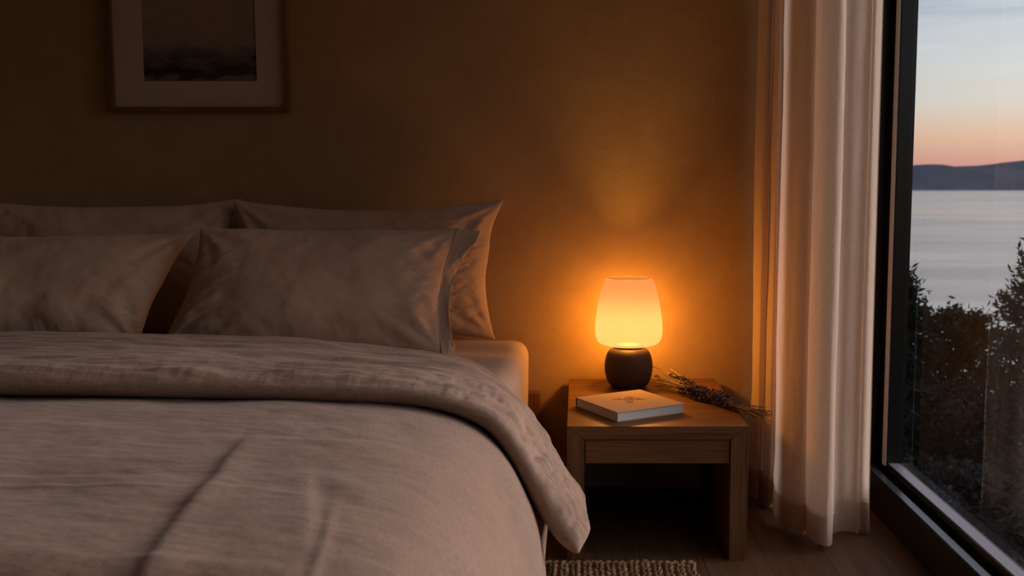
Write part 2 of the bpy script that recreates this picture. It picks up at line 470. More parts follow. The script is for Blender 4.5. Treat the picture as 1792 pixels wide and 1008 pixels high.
H += crease(X, Y, (-.600, 1.345), (-.44, 1.34), .010, -.0045)
H += crease(X, Y, (-.70, 1.97), (-.40, 1.96), .010, -.0035)
H += crease(X, Y, (-1.30, 2.05), (-.9, 2.06), .012, -.003)
H = H * (1 - .7 * side)
H += .009 * side * np.sin(Y * 9 + 1.3) * np.clip((.5 - Z) / .3, 0, 1) + .004 * side * fbm(Y * 6, Z * 3, 5)
edge = np.clip((2.97 - Y) / .05, 0, 1) ** .5
under = np.clip((Y - 2.36) / .05, 0, 1)          # flattened where the fold lies on it
tt = .020 + (H + .002) * (1 - under) - .008 * under
e = np.minimum(Sg, ss[-1] - Sg); rim = np.sqrt(np.clip(1 - (1 - np.clip(e / .03, 0, 1)) ** 2, 0, 1)); rimy = np.sqrt(np.clip(1 - (1 - np.clip((Y - 1.02) / .03, 0, 1)) ** 2, 0, 1))
r = rim * rimy * edge
uv = np.stack([Sg, Y], -1)
Cc2 = Cc - N * .012
puffy('main_panel', Cc2, N, tt * r, np.full_like(tt, .012) * r, M_duvet, uv, dv)

# duvet: turned-down fold, lying on the main panel and hanging over the side
near = [(-2.46, 2.28, .26), (-2.44, 2.28, .42), (-2.36, 2.28, .57), (-2.2, 2.28, .640), (-1.8, 2.275, .655), (-1.35, 2.275, .658), (-.81, 2.28, .648), (-.55, 2.28, .641), (-.40, 2.28, .635), (-.29, 2.28, .615),
        (-.20, 2.28, .575), (-.145, 2.28, .510), (-.100, 2.28, .430), (-.060, 2.275, .355), (-.020, 2.265, .295), (.004, 2.255, .262)]
far = [(-2.46, 3.0, .24), (-2.44, 3.0, .42), (-2.36, 3.0, .57), (-2.2, 3.0, .636), (-1.76, 3.0, .648), (-1.3, 3.0, .644), (-.82, 3.0, .628), (-.54, 3.0, .600), (-.40, 2.995, .580), (-.31, 2.985, .553), (-.245, 2.97, .508),
       (-.185, 2.93, .440), (-.130, 2.89, .370), (-.080, 2.85, .305), (-.030, 2.81, .245), (.005, 2.79, .195)]
nP, sN = spline(near, 760); fP, sF = spline(far, 760)
nv = 200; t = (1 - np.cos(np.linspace(0, PI, nv))) / 2; t = .5 * t + .5 * np.linspace(0, 1, nv)
Cc = nP[:, None] * (1 - t)[None, :, None] + fP[:, None] * t[None, :, None]
N = normals(Cc)
if N[300, 100, 2] < 0: N = -N
Sg = np.repeat(sN[:, None], nv, 1); T = np.repeat(t[None], 760, 0); L = sN[-1]; D = .72 * T
e = L - Sg
side = np.clip((Sg - (L - .62)) / .35, 0, 1)
rollT = np.clip(1 - np.abs(2 * T - 1) ** 9, 0, 1) ** .5
rollS = np.sqrt(np.clip(1 - (1 - np.clip(e / .07, 0, 1)) ** 2, 0, 1)) * np.sqrt(np.clip(1 - (1 - np.clip(Sg / .07, 0, 1)) ** 2, 0, 1))
H = .008 * fbm(Sg * 2.2, D * 6, 21) + .0065 * fbm(Sg * 3.6 + D * 3, D * 22, 31) * np.clip(1.25 - side, 0, 1) + .0024 * fbm(Sg * 9, D * 60, 37)
pk = np.exp(-(D / .09) ** 2)
H += pk * (.006 * fbm(Sg * 24, D * 7, 41) + .002 * fbm(Sg * 60, D * 20, 47)) * (.25 + .9 * side)
H += side * .012 * fbm(Sg * 22, D * 9, 51) * np.exp(-((D - .12) / .12) ** 2)
H += side * .009 * fbm(Sg * 3, D * 14, 53) + side * .003 * fbm(Sg * 30, D * 26, 57)
H *= 1 - .75 * T ** 5 * (1 - side)
H += side * .010 * np.exp(-((D - .34) / .05) ** 2) - side * .012 * np.exp(-((D - .48) / .06) ** 2)
ttop = (.040 + .006 * np.sin(T * PI)) * rollT * rollS + H * np.clip(rollT * rollS * 1.3 - .1, 0, 1)
ttop = np.maximum(ttop, .002 * rollT * rollS)
tbot = .036 * rollT * rollS
uv = np.stack([Sg, D], -1)
puffy('turned_fold', Cc, N, ttop, tbot, M_duvet, uv, dv)
# ------------------------------------------------------------ pillows
def pillow(name, label, TL, TR, BL, BR, T, seed, flange=False, pull=(.10, .14), sag=.0, belly=.0, group='linen bed pillows'):
    nu, nv = 230, 150
    a = np.sin(np.linspace(-1, 1, nu) * PI / 2) * .55 + np.linspace(-1, 1, nu) * .45
    b = np.sin(np.linspace(-1, 1, nv) * PI / 2) * .55 + np.linspace(-1, 1, nv) * .45
    U, V = np.meshgrid(a, b, indexing='ij')
    Up = U * (1 - pull[0] * (1 - V ** 2) * np.abs(U) ** 1.5); Vp = V * (1 - pull[1] * (1 - U ** 2) * np.abs(V) ** 1.5)
    s = (Up + 1) / 2; t = (Vp + 1) / 2
    TL, TR, BL, BR = [np.array(p, float) for p in (TL, TR, BL, BR)]
    Cc = ((BL * (1 - s)[..., None] + BR * s[..., None]) * (1 - t)[..., None] + (TL * (1 - s)[..., None] + TR * s[..., None]) * t[..., None])
    W = np.linalg.norm(TR - TL); Hh = np.linalg.norm(TL - BL)
    N = normals(Cc)
    if N[100, 75, 1] > 0: N = -N        # top side faces the camera
    Cc[..., 2] += .004 * vn(U * 3.2, V * .6, seed + 31) * np.abs(V)      # slightly wandering outline
    Cc[..., 0] += .004 * vn(U * .6, V * 2.6, seed + 35) * np.abs(U)
    bulge = np.clip((1 - np.abs(U) ** 2.1) * (1 - np.abs(V) ** 2.5), 0, 1) ** .60
    bulge *= (1 + .25 * (-V) * (1 - np.abs(V)))
    xm = U * W / 2; ym = V * Hh / 2
    w1 = np.clip((np.abs(U) - .45) / .55, 0, 1); wv = np.clip((np.abs(V) - .5) / .5, 0, 1)
    H = .010 * fbm(xm * 3, ym * 4, seed) + .003 * fbm(xm * 9, ym * 12, seed + 3)
    H += w1 * .0055 * fbm(xm * 5 * np.sign(U), (ym + .5 * (np.abs(xm) - .3)) * 22, seed + 5)       # drag lines off the ends
    H += w1 * .0042 * fbm(xm * 12, (ym - .3 * xm) * 46, seed + 9)
    H += wv * .0035 * fbm((xm + .4 * ym) * 19, ym * 5, seed + 7)
    # corner tufts pulled in
    for cx_ in (-1, 1):
        for cy_ in (-1, 1):
            dx = (U - cx_) * W / 2; dy = (V - cy_) * Hh / 2; rr = np.sqrt(dx ** 2 + dy ** 2)
            ang = np.arctan2(dy * cy_, dx * cx_)
            H += .004 * np.sin(ang * 11 + seed + cx_ + cy_ * 2) * np.exp(-((rr - .11) / .07) ** 2)
    top = T * bulge + H * np.clip(bulge * 1.6, 0, 1); top = np.maximum(top, .0015)
    top[0] = top[-1] = 0; top[:, 0] = top[:, -1] = 0
    bot = T * .75 * bulge
    uv = np.stack([xm, ym], -1)
    if flange:
        root = empty(name, tuple((BL + BR) / 2), label, 'pillow', group)
        puffy('cushion', Cc, N, top, bot, M_pillow, uv, root)
        # flat side flange hanging off the right seam, top corner kicking back
        n2 = 26; m2 = 150
        edgeP = Cc[-1]; vv = b
        e0, e1 = flange
        k = np.linspace(0, 1, n2)
        wd = np.interp(vv, [-1, -.9, -.3, .35, .8, 1], [e0 * .8, e0, e0 * .8, e0 * .9, e1, e1])
        out = np.zeros((n2, m2, 3))
        for i, kk in enumerate(k):
            out[i] = edgeP + np.outer(wd * kk, np.array([1, .12, 0]))
            out[i, :, 1] += .02 * kk * np.clip(vv, 0, 1) + .012 * kk * np.sin(vv * 5 + .6) * kk
            out[i, :, 2] += -.012 * kk * np.clip((vv - .6) / .4, 0, 1) - .012 * kk * np.clip((-vv - .7) / .3, 0, 1)
            out[i, :, 1] += .004 * kk * fbm(vv * 6, vv * 0 + kk * 2, seed + 13)
        uvf = np.stack(np.meshgrid(k * .06, b * Hh / 2, indexing='ij'), -1)
        th = np.full((n2, m2), .0016)
        Nf = normals(out)
        if Nf[10, 70, 1] > 0: Nf = -Nf
        puffy('flange', out, Nf, th, th, M_pillow, uvf, root)
        tube(edgeP + np.array([0, -.004, 0]), .0022, M_pillow, 'seam', root)
        return root
    o = puffy(name, Cc, N, top, bot, M_pillow, uv)
    tag(o, label, 'pillow', group)
    return o
pillow('pillow', 'rear right taupe pillow leaning on the wall, its right edge lit by the lamp', (-1.205, 3.50, 1.070), (-.265, 3.58, 1.070), (-1.24, 3.43, .590), (-.290, 3.50, .578), .092, 3, pull=(.10, .15))
pillow('pillow', 'rear left taupe pillow leaning on the wall below the left part of the picture', (-2.18, 3.50, 1.070), (-1.190, 3.545, 1.072), (-2.15, 3.41, .590), (-1.225, 3.45, .585), .090, 8, pull=(.10, .12))
pillow('pillow', 'front right taupe linen pillow with a flat flanged right edge catching lamplight', (-1.250, 3.30, .980), (-.403, 3.385, .977), (-1.338, 3.13, .592), (-.440, 3.205, .579), .100, 14, flange=(.042, .075), pull=(.07, .045))
pillow('pillow', 'front left taupe linen pillow in shadow, cut by the left edge of view', (-2.19, 3.30, .965), (-1.285, 3.36, .965), (-2.17, 3.14, .60), (-1.43, 3.20, .60), .100, 22, pull=(.06, .08))

# ------------------------------------------------------------ nightstand
NX0, NX1, NY0, NY1, NH = -.030, .508, 2.89, 3.622, .411
ns = empty('nightstand', ((NX0 + NX1) / 2, (NY0 + NY1) / 2, 0), 'oak nightstand with mitred slab sides and one drawer, between bed and curtain', 'nightstand')
tk = .040; pt = .052; g = .0006
bm = bmesh.new(); prism(bm, [(NX0 + g, NH), (NX1 - g, NH), (NX1 - pt - g, NH - tk), (NX0 + pt + g, NH - tk)], 'y', NY0, NY1); bmobj('tabletop', bm, W_x, ns)
bm = bmesh.new(); prism(bm, [(NX0, NH - g * 2), (NX0 + pt - g, NH - tk - g), (NX0 + pt - g, 0), (NX0, 0)], 'y', NY0, NY1); bmobj('side_panel', bm, W_z, ns)
bm = bmesh.new(); prism(bm, [(NX1, NH - g * 2), (NX1, 0), (NX1 - pt + g, 0), (NX1 - pt + g, NH - tk - g)], 'y', NY0, NY1); bmobj('side_panel', bm, W_z, ns)
dr_ = boxobj('drawer', W_x, (NX0 + pt + .0025, NX1 - pt - .0025, NY0 + .006, NY0 + .028, .297, NH - tk - .003), .0012, ns)
bm = bmesh.new(); box(bm, NX0 + pt + .008, NX1 - pt - .008, NY0 + .029, NY1 - .04, .302, .312); box(bm, NX0 + pt + .008, NX0 + pt + .02, NY0 + .029, NY1 - .04, .312, .36)
box(bm, NX1 - pt - .02, NX1 - pt - .008, NY0 + .029, NY1 - .04, .312, .36); bmobj('drawer_box', bm, W_x, ns)
boxobj('back_panel', W_x, (NX0 + pt, NX1 - pt, NY1 - .02, NY1 - .004, .20, NH - tk - .001), 0, ns)

# ------------------------------------------------------------ table lamp
LP = (.182, 3.475, NH)
lamp = empty('table_lamp', LP, 'lit table lamp with a milky glass shade and dark egg-shaped base on the nightstand', 'lamp')
m, nt, out = mat('dark_bronzed_ceramic'); M_base = m
o_ = nt.new('ShaderNodeTexCoord').outputs['Object']
nn = nt.noise(nt.mapping(o_, (1, 1, 6)), 14, 5, .6)
principled(nt, out, Base_Color=nt.ramp(nn, [(.3, (.035, .020, .012)), (.7, (.065, .038, .020))]), Roughness=.6, Specular_IOR_Level=.35, Normal=nt.bump(nn, .08, .003))
bp = [(.054, 0.0), (.058, .0012), (.068, .011), (.077, .028), (.0825, .048), (.085, .068), (.0845, .086), (.0815, .104), (.0755, .121), (.0665, .133), (.055, .140), (.042, .1425), (.036, .143)]
pp, _ = spline(bp, 50)
bmobj('base', lathe([tuple(q) for q in pp]), M_base, lamp, True).matrix_parent_inverse = Matrix()
# bulb holder
bmobj('collar', lathe([(.034, .140), (.034, .1465), (.020, .147), (.012, .147)], 40), M_base, lamp, True).matrix_parent_inverse = Matrix()
m, nt, out = mat('opal_glass'); M_shade = m
tl = nt.new('ShaderNodeBsdfTranslucent'); tl.inputs[0].default_value = (.105, .074, .13, 1)
df = nt.new('ShaderNodeBsdfDiffuse'); df.inputs[0].default_value = (.10, .072, .12, 1)
tp = nt.new('ShaderNodeBsdfTransparent'); tp.inputs[0].default_value = (1, .82, .55, 1)
em = nt.new('ShaderNodeEmission'); em.inputs[0].default_value = (1, .50, .13, 1); em.inputs[1].default_value = .10
def mx(f, a, b):
    x = nt.new('ShaderNodeMixShader'); x.inputs[0].default_value = f; nt.link(a.outputs[0], x.inputs[1]); nt.link(b.outputs[0], x.inputs[2]); return x
s1 = mx(.35, tl, df); s3 = mx(.35, s1, tp)
ad = nt.new('ShaderNodeAddShader'); nt.link(s3.outputs[0], ad.inputs[0]); nt.link(em.outputs[0], ad.inputs[1]); nt.link(ad.outputs[0], out.inputs[0])
sp = [(.030, .1475), (.060, .148), (.088, .153), (.106, .161), (.1155, .178), (.1185, .205), (.117, .235), (.1125, .270), (.106, .305), (.099, .340), (.090, .366), (.080, .383), (.0735, .388), (.071, .386)]
pp, _ = spline(sp, 70)
bm = lathe([tuple(q) for q in pp], 96, cap=False)
sh = bmobj('shade', bm, M_shade, lamp, True); sh.matrix_parent_inverse = Matrix()
M_rim = plain('opal_glass_rim', (.45, .30, .15), .4)
rim = tube([(.0725 * math.cos(a), .0725 * math.sin(a), .3875) for a in np.linspace(0, 2 * PI, 72)], .0011, M_rim, 'shade_rim', None, 6); rim.parent = lamp
M_stop = plain('dark_light_stop', (.035, .03, .022), .8, 0, .1)
bmobj('bulb_light_stop', lathe([(.012, .1488), (.048, .1488), (.050, .1505), (.048, .1525), (.018, .153), (.004, .1532)], 48), M_stop, lamp, True).matrix_parent_inverse = Matrix()  # disc added to keep bulb light off the neck and base top
# frosted bulb
m, nt, out = mat('frosted_bulb'); M_bulb = m
e2 = nt.new('ShaderNodeEmission'); e2.inputs[0].default_value = (1, .62, .25, 1); e2.inputs[1].default_value = 2.5
nt.link(e2.outputs[0], out.inputs[0])
ld = bpy.data.lights.new('lamp_light', 'POINT'); ld.energy = 21.5; ld.color = (1.0, .455, .07); ld.shadow_soft_size = .035
lo = bpy.data.objects.new('lamp_light', ld); C.objects.link(lo); lo.parent = lamp; lo.location = (0, 0, .215)

# ------------------------------------------------------------ book
bk = empty('book', (.170, 3.13, NH), 'thick beige hardback book with a small embossed emblem, lying before the lamp', 'book')
# corners on the table
cF = Vector((.1215, 2.942)); cR = cF + Vector((math.cos(.5263), math.sin(.5263))) * .249; cL = cF + Vector((-math.sin(.5263), math.cos(.5263))) * .252; cB = cL + cR - cF
ex = (cR - cF); ey = (cL - cF); bw = ex.length; bh = ey.length
ang = math.atan2(ex.y, ex.x)
Mx = Matrix.Translation((cF.x, cF.y, NH)) @ Matrix.Rotation(ang, 4, 'Z')
# local: x from front corner to right corner (fore edge), y away towards spine
th_ = .030
M_cover = linen('beige_bookcloth', (.46, .31, .19), .03, .15, 1500)
M_paper, nt, out = mat('page_block')
o_ = nt.new('ShaderNodeTexCoord').outputs['Object']
pg = nt.noise(nt.mapping(o_, (3, 3, 1800)), 1, 2, .5)
principled(nt, out, Base_Color=nt.ramp(pg, [(.3, (.44, .42, .40)), (.7, (.60, .58, .56))]), Roughness=.9)
def loc(bm, name, m, smooth=False):
    bm.transform(Mx); return bmobj(name, bm, m, bk, smooth)
bw2 = bw; 
bm = bmesh.new(); box(bm, 0, bw2, 0, bh, 0, .0025, .0008); box(bm, 0, bw2, 0, bh, th_ - .0025, th_, .0008)
# rounded spine joins the boards along the far left side (y = bh)
arc = [(bh - .004 + .005 * math.cos(a), th_ / 2 + (th_ / 2) * math.sin(a)) for a in np.linspace(-PI / 2, PI / 2, 12)]
inn = [(bh - .006 + .004 * math.cos(a), th_ / 2 + (th_ / 2 - .002) * math.sin(a)) for a in np.linspace(PI / 2, -PI / 2, 12)]
prism(bm, arc + inn, 'x', 0, bw2)
loc(bm, 'cover', M_cover)
bm = bmesh.new(); box(bm, .003, bw2 - .003, .004, bh - .005, .0025, th_ - .0025); loc(bm, 'page_block', M_paper)
# embossed emblem: three short lines of pressed script in a lozenge
M_emb = plain('pressed_foil', (.12, .055, .025), .95, 0, 0)
bm = bmesh.new()
def stroke(pts, r=.0014):
    for (a, b) in zip(pts, pts[1:]):
        a = Vector((a[0], a[1], th_)); b = Vector((b[0], b[1], th_)); d = (b - a)
        if d.length < 1e-6: continue
        n = Vector((-d.y, d.x, 0)).normalized() * r; e = d.normalized() * r * .5
        q = [a - n - e, b - n + e, b + n + e, a + n - e]
        lo_ = [bm.verts.new((p.x, p.y, th_ - .0002)) for p in q]; hi = [bm.verts.new((p.x, p.y, th_ + .00035)) for p in q]
        bm.faces.new(hi)
        for i in range(4): bm.faces.new((lo_[i], lo_[(i + 1) % 4], hi[(i + 1) % 4], hi[i]))
rr = random.Random(12)
# text reads along the local -y..+y direction seen from the camera: rows go from left corner side to right
ctr = Vector((bw * .50, bh * .50))
ud = Vector((1, -.0)).normalized(); 
U_ = Vector((math.cos(-ang), math.sin(-ang))); V_ = Vector((-U_.y, U_.x))      # screen right / away in book space
def P(a, b): q = ctr + U_ * a + V_ * b; return (q.x, q.y)
def scribble(x0, x1, y, n, h, slant):
    xs = np.linspace(x0, x1, n); pts = []
    for i, x in enumerate(xs):
        pts.append(P(x, y + slant * (x - x0) + (h if i % 2 else -h * .6) * rr.uniform(.3, 1)))
        if rr.random() < .2 and len(pts) > 2: stroke(pts); pts = []
    if len(pts) > 1: stroke(pts)
scribble(-.002, .010, .052, 5, .004, -.1)
stroke([P(.008, .050), P(.022, .040), P(.034, .026), P(.046, .016)], .0012)
scribble(.026, .050, .022, 9, .006, -.3)
scribble(-.012, .012, .028, 8, .007, -.2)
stroke([P(-.014, .030), P(-.004, .038), P(.008, .032), P(.018, .020)], .0012)
scribble(-.034, -.010, .012, 8, .006, -.1)
scribble(-.008, .030, .006, 12, .007, .1)
scribble(-.052, -.030, .014, 6, .006, .3)
scribble(-.014, .012, -.016, 8, .006, .0)
scribble(-.008, .010, -.034, 7, .006, .1)
loc(bm, 'emblem', M_emb)

# ------------------------------------------------------------ dried lavender bunch
lv = empty('lavender_bunch', (.43, 3.23, NH), 'bunch of dried purple lavender lying on the nightstand, stems reaching over its edge', 'dried flowers')
M_stem = plain('dry_stem', (.20, .15, .08), .7)
M_pale = plain('straw_stem', (.36, .23, .11), .7)
M_bud, nt, out = mat('lavender_buds')
o_ = nt.new('ShaderNodeTexCoord').outputs['Object']
vr = nt.noise(o_, 170, 2, .5)
principled(nt, out, Base_Color=nt.ramp(vr, [(.35, (.045, .026, .04)), (.55, (.085, .055, .09)), (.72, (.22, .15, .15))]), Roughness=.85)
def budblob(verts, faces, c, d, l, r, rnd):
    d = d.normalized(); a = d.orthogonal().normalized(); b = d.cross(a)
    i0 = len(verts); verts.append(c - d * l * .5)
    for (tt_, rr_) in ((-.22, .8), (.12, 1.0), (.38, .55)):
        for k in range(5):
            th = k * 2 * PI / 5 + rnd; verts.append(c + d * l * tt_ + (a * math.cos(th) + b * math.sin(th)) * r * rr_)
    verts.append(c + d * l * .55); last = len(verts) - 1
    for k in range(5):
        k2 = (k + 1) % 5
        faces.append((i0, i0 + 1 + k2, i0 + 1 + k))
        for ring in range(2):
            p = i0 + 1 + ring * 5; faces.append((p + k, p + k2, p + 5 + k2, p + 5 + k))
        faces.append((i0 + 11 + k, i0 + 11 + k2, last))
rl = random.Random(5)
TZ = NH
for i in range(34):
    tail = Vector((.276 + rl.uniform(-.01, .05), 3.445 + rl.uniform(-.06, .07), TZ + rl.uniform(.006, .05)))
    if i == 0: tail = Vector((.268, 3.53, TZ + .065))
    if i == 1: tail = Vector((.335, 3.53, TZ + .055))
    mid = Vector((.405 + rl.uniform(-.022, .022), 3.255 + rl.uniform(-.022, .022), TZ + .018 + rl.uniform(-.012, .020)))
    m2_ = Vector((.475 + rl.uniform(-.014, .014), 3.150 + rl.uniform(-.02, .02), TZ + .016 + rl.uniform(-.010, .016)))
    end = Vector((.560 + rl.uniform(-.04, .035), 2.985 + rl.uniform(-.045, .06), TZ + .016 + rl.uniform(-.012, .022)))
    if end.x > .505: end.z -= rl.uniform(0, .02)
    wob = Vector((rl.uniform(-1, 1), rl.uniform(-1, 1), rl.uniform(-.3, .6))) * .012
    q1 = tail.lerp(mid, .5) + wob
    pts, _ = spline([tuple(tail), tuple(q1), tuple(mid), tuple(m2_), tuple(end)], 30)
    pts[:, 2] = np.where(pts[:, 0] < .515, np.maximum(pts[:, 2], TZ + .004), pts[:, 2])
    st_ = tube(pts, .0011, M_pale if i % 3 == 0 or i < 2 else M_stem, 'sprig', lv, 5, taper=np.linspace(1.25, .8, 30))
    # flower spike: whorls of buds in the middle stretch of the stem
    V_l = []; F_l = []
    s0 = rl.randint(6, 13); s1_ = rl.randint(17, 22)
    for k in range(s0, s1_):
        p = Vector(pts[k]); d = Vector(pts[k + 1]) - p
        a = d.orthogonal().normalized(); b = d.normalized().cross(a)
        for j in range(8):
            th = rl.uniform(0, 2 * PI); o1 = a * math.cos(th) + b * math.sin(th)
            c = p + d * rl.random() + o1 * rl.uniform(.003, .009)
            if c.z < TZ + .007: c.z = TZ + .007
            budblob(V_l, F_l, c, -d.normalized() * .6 + o1 * rl.uniform(.4, 1.0), rl.uniform(.008, .013), rl.uniform(.0022, .0034), rl.random())
    # sparse buds at the far tip of some stems
    if i % 2 == 0:
        V_t = []; F_t = []
        for k in (27, 28, 29):
            p = Vector(pts[k]); budblob(V_t, F_t, p + Vector((rl.uniform(-1, 1), rl.uniform(-1, 1), 1)) * .002, Vector((1, -1.5, rl.uniform(-1, 1))), .008, .0019, 0)
        me = bpy.data.meshes.new('dried_tip'); me.from_pydata([tuple(v) for v in V_t], [], F_t)
        o = link('dried_tip', me, M_bud, None, True); o.parent = st_
    me = bpy.data.meshes.new('flower_spike'); me.from_pydata([tuple(v) for v in V_l], [], F_l)
    o = link('flower_spike', me, M_bud, None, True); o.parent = st_

# ------------------------------------------------------------ curtain
path = [(.655, 3.59), (.628, 3.53), (.620, 3.47), (.636, 3.42), (.656, 3.45), (.668, 3.50), (.660, 3.43), (.664, 3.36), (.680, 3.37), (.700, 3.44), (.690, 3.38), (.668, 3.28), (.668, 3.19), (.690, 3.125), (.722, 3.10),
        (.748, 3.14), (.768, 3.21), (.752, 3.17), (.728, 3.10), (.722, 3.035), (.735, 2.980), (.764, 2.960), (.788, 2.985), (.800, 3.040), (.818, 3.100), (.850, 3.130), (.882, 3.125), (.898, 3.105),
        (.905, 3.125), (.920, 3.135), (.934, 3.110)]
Pc, sc2 = spline(path, 620)
tz = np.linspace(0, 1, 300); zc = .006 + (CZ - .04 - .006) * tz ** 1.25
Zc = np.repeat(zc[None], 620, 0); Sc = np.repeat(sc2[:, None], 300, 1)
mean = Pc.mean(0)
# folds slowly change with height: slightly fuller low down, drawn together above
k = 1.0 + .05 * np.exp(-Zc / .25) - .03 * np.clip((Zc - .4) / 2, 0, 1)
Xc = mean[0] + (Pc[:, 0][:, None] - mean[0]) * (1 + .02 * np.exp(-Zc / .2)); Yc = mean[1] + (Pc[:, 1][:, None] - mean[1]) * k
nx = np.gradient(Pc[:, 1]); ny = -np.gradient(Pc[:, 0]); ln = np.hypot(nx, ny); nx /= ln; ny /= ln
amp = .0035 * fbm(Sc * 7, Zc * 1.3, 61) + .0012 * fbm(Sc * 30, Zc * 5, 63) + .004 * fbm(Sc * 5, Zc * 6, 67) * np.exp(-Zc / .25)
edgew = np.clip(np.minimum(Sc, sc2[-1] - Sc) / .02, 0, 1)
Xc = Xc + nx[:, None] * amp * edgew; Yc = Yc + ny[:, None] * amp * edgew
Zb = Zc + np.exp(-Zc / .1) * .010 * (1 + np.sin(Sc * 11 + 1))
cu = empty('curtain', (.79, 3.2, 0), 'pale sheer linen curtain gathered in tall folds at the corner beside the window', 'curtain')
A = np.stack([Xc, Yc, Zb], -1)
grid_mesh('drape', A, M_curt, uv=np.stack([Sc, Zc], -1), parent=cu)
hm = int(np.searchsorted(zc, .105))
B = A[:, :hm].copy(); B[..., 0] -= nx[:, None] * .0018; B[..., 1] -= ny[:, None] * .0018
grid_mesh('hem', B, M_hem, uv=np.stack([Sc, Zc], -1)[:, :hm], parent=cu)
tube(A[::2, hm] + np.stack([nx, ny, nx * 0], -1)[::2] * .0005, .0011, M_hem, 'hem_stitching', cu, 5)
tube(A[-1, ::3], .0016, M_hem, 'selvedge', cu, 5)
boxobj('curtain_track', M_alu, (.955, .98, RY + .1, WY - .02, CZ - .03, CZ), .002)
tag(bpy.data.objects['curtain_track'], 'dark curtain track on the ceiling beside the window', 'curtain track')

# ------------------------------------------------------------ framed picture
fx0, fx1, fz0, fz1 = -1.672, -1.030, 1.385, 2.26
pf = empty('picture_frame', ((fx0 + fx1) / 2, WY, fz0), 'slim wooden frame with cream mat and misty dark landscape print, above the pillows', 'picture')
fy0, fy1 = WY - .032, WY - .001; fw = .016
bm = bmesh.new()
prism(bm, [(fx0, fz0), (fx1, fz0), (fx1 - fw, fz0 + fw), (fx0 + fw, fz0 + fw)], 'y', fy0, fy1)
prism(bm, [(fx0, fz1), (fx0 + fw, fz1 - fw), (fx1 - fw, fz1 - fw), (fx1, fz1)], 'y', fy0, fy1)
prism(bm, [(fx0, fz0), (fx0 + fw, fz0 + fw), (fx0 + fw, fz1 - fw), (fx0, fz1)], 'y', fy0, fy1)
prism(bm, [(fx1, fz0), (fx1, fz1), (fx1 - fw, fz1 - fw), (fx1 - fw, fz0 + fw)], 'y', fy0, fy1)
bmobj('frame', bm, W_frame, pf)
ox0, ox1, oz0, oz1 = -1.553, -1.148, 1.493, 2.13
M_mat = plain('cream_mat_board', (.44, .34, .25), .95, 0, .1)
bm = bmesh.new(); my = WY - .014
for r_ in ((fx0 + fw, ox0, fz0 + fw, fz1 - fw), (ox1, fx1 - fw, fz0 + fw, fz1 - fw), (ox0, ox1, fz0 + fw, oz0), (ox0, ox1, oz1, fz1 - fw)):
    box(bm, r_[0], r_[1], my, my + .003, r_[2], r_[3])
bmobj('mat_board', bm, M_mat, pf)
m, nt, out = mat('misty_landscape_print'); M_art = m
o_ = nt.new('ShaderNodeTexCoord').outputs['Object']
spx = nt.new('ShaderNodeSeparateXYZ'); nt.link(o_, spx.inputs[0])
hz = nt.noise(nt.mapping(o_, (1.0, 1, 2.2)), 6, 6, .6, .6)
hz2 = nt.noise(nt.mapping(o_, (1.0, 1, 3.0), (3, 1, 2)), 11, 5, .6, .4)
hgt = nt.math('SUBTRACT', spx.outputs[2], oz0)
band = nt.math('ADD', hgt, nt.math('MULTIPLY', nt.math('SUBTRACT', hz, .5), .20))
band = nt.math('ADD', band, nt.math('MULTIPLY', nt.math('ADD', spx.outputs[0], 1.35), -.06))
colr = nt.ramp(nt.math('MULTIPLY', band, 3.0), [(0.0, (.16, .125, .09)), (.06, (.03, .026, .022)), (.16, (.018, .016, .014)), (.26, (.10, .08, .058)), (.42, (.25, .185, .125)), (.75, (.31, .225, .15)), (1, (.27, .20, .135))])
colr = nt.mix(nt.ramp(hz2, [(.4, 0), (.7, .45)]), colr, (.15, .12, .09))
principled(nt, out, Base_Color=colr, Roughness=.9, Specular_IOR_Level=.1)
boxobj('print', M_art, (ox0 - .004, ox1 + .004, my + .0045, my + .006, oz0 - .004, oz1 + .004), 0, pf)
boxobj('backing_board', M_skirt, (fx0 + fw, fx1 - fw, my + .007, WY - .0015, fz0 + fw, fz1 - fw), 0, pf)

# ------------------------------------------------------------ braided jute rug
m, nt, out = mat('jute_fibre'); M_jute = m
uvj = nt.new('ShaderNodeTexCoord').outputs['UV']
fb = nt.noise(nt.mapping(uvj, (300, 300, 1)), 1, 4, .7, 1.0); fb2 = nt.noise(uvj, 30, 3, .6)
col = nt.ramp(nt.math('ADD', nt.math('MULTIPLY', fb, .6), nt.math('MULTIPLY', fb2, .4)), [(.34, (.13, .068, .033)), (.66, (.44, .28, .155))])
principled(nt, out, Base_Color=col, Roughness=.95, Normal=nt.bump(fb, .7, .003), Specular_IOR_Level=.1)
RX0, RX1, RY0, RY1 = -.50, .352, 1.90, 2.866
xs = np.arange(RX0, RX1 + .0001, .0025); ys = np.concatenate([np.arange(RY0, 2.60, .008), np.arange(2.60, RY1 + .0001, .0025)])
Xr, Yr = np.meshgrid(xs, ys, indexing='ij')
bw_ = .034                                            # braid row pitch, rows run toward the viewer
rx = (RX1 - Xr) / bw_; row = np.floor(rx); fx = rx - row
ph = Yr / .030 + row * .37 + .15 * vn(Xr * 40, Yr * 40, 3)
left_ = np.abs(((ph + fx * .9) % 1) - .5) * 2; right_ = np.abs(((ph + .5 - fx * .9) % 1) - .5) * 2
half = fx < .5
strand = np.where(half, 1 - left_ ** 2, 1 - right_ ** 2)
cross = np.abs(np.sin(fx * 2 * PI)) ** .5
Hr = .005 + .013 * strand * cross + .003 * fbm(Xr * 90, Yr * 90, 9)
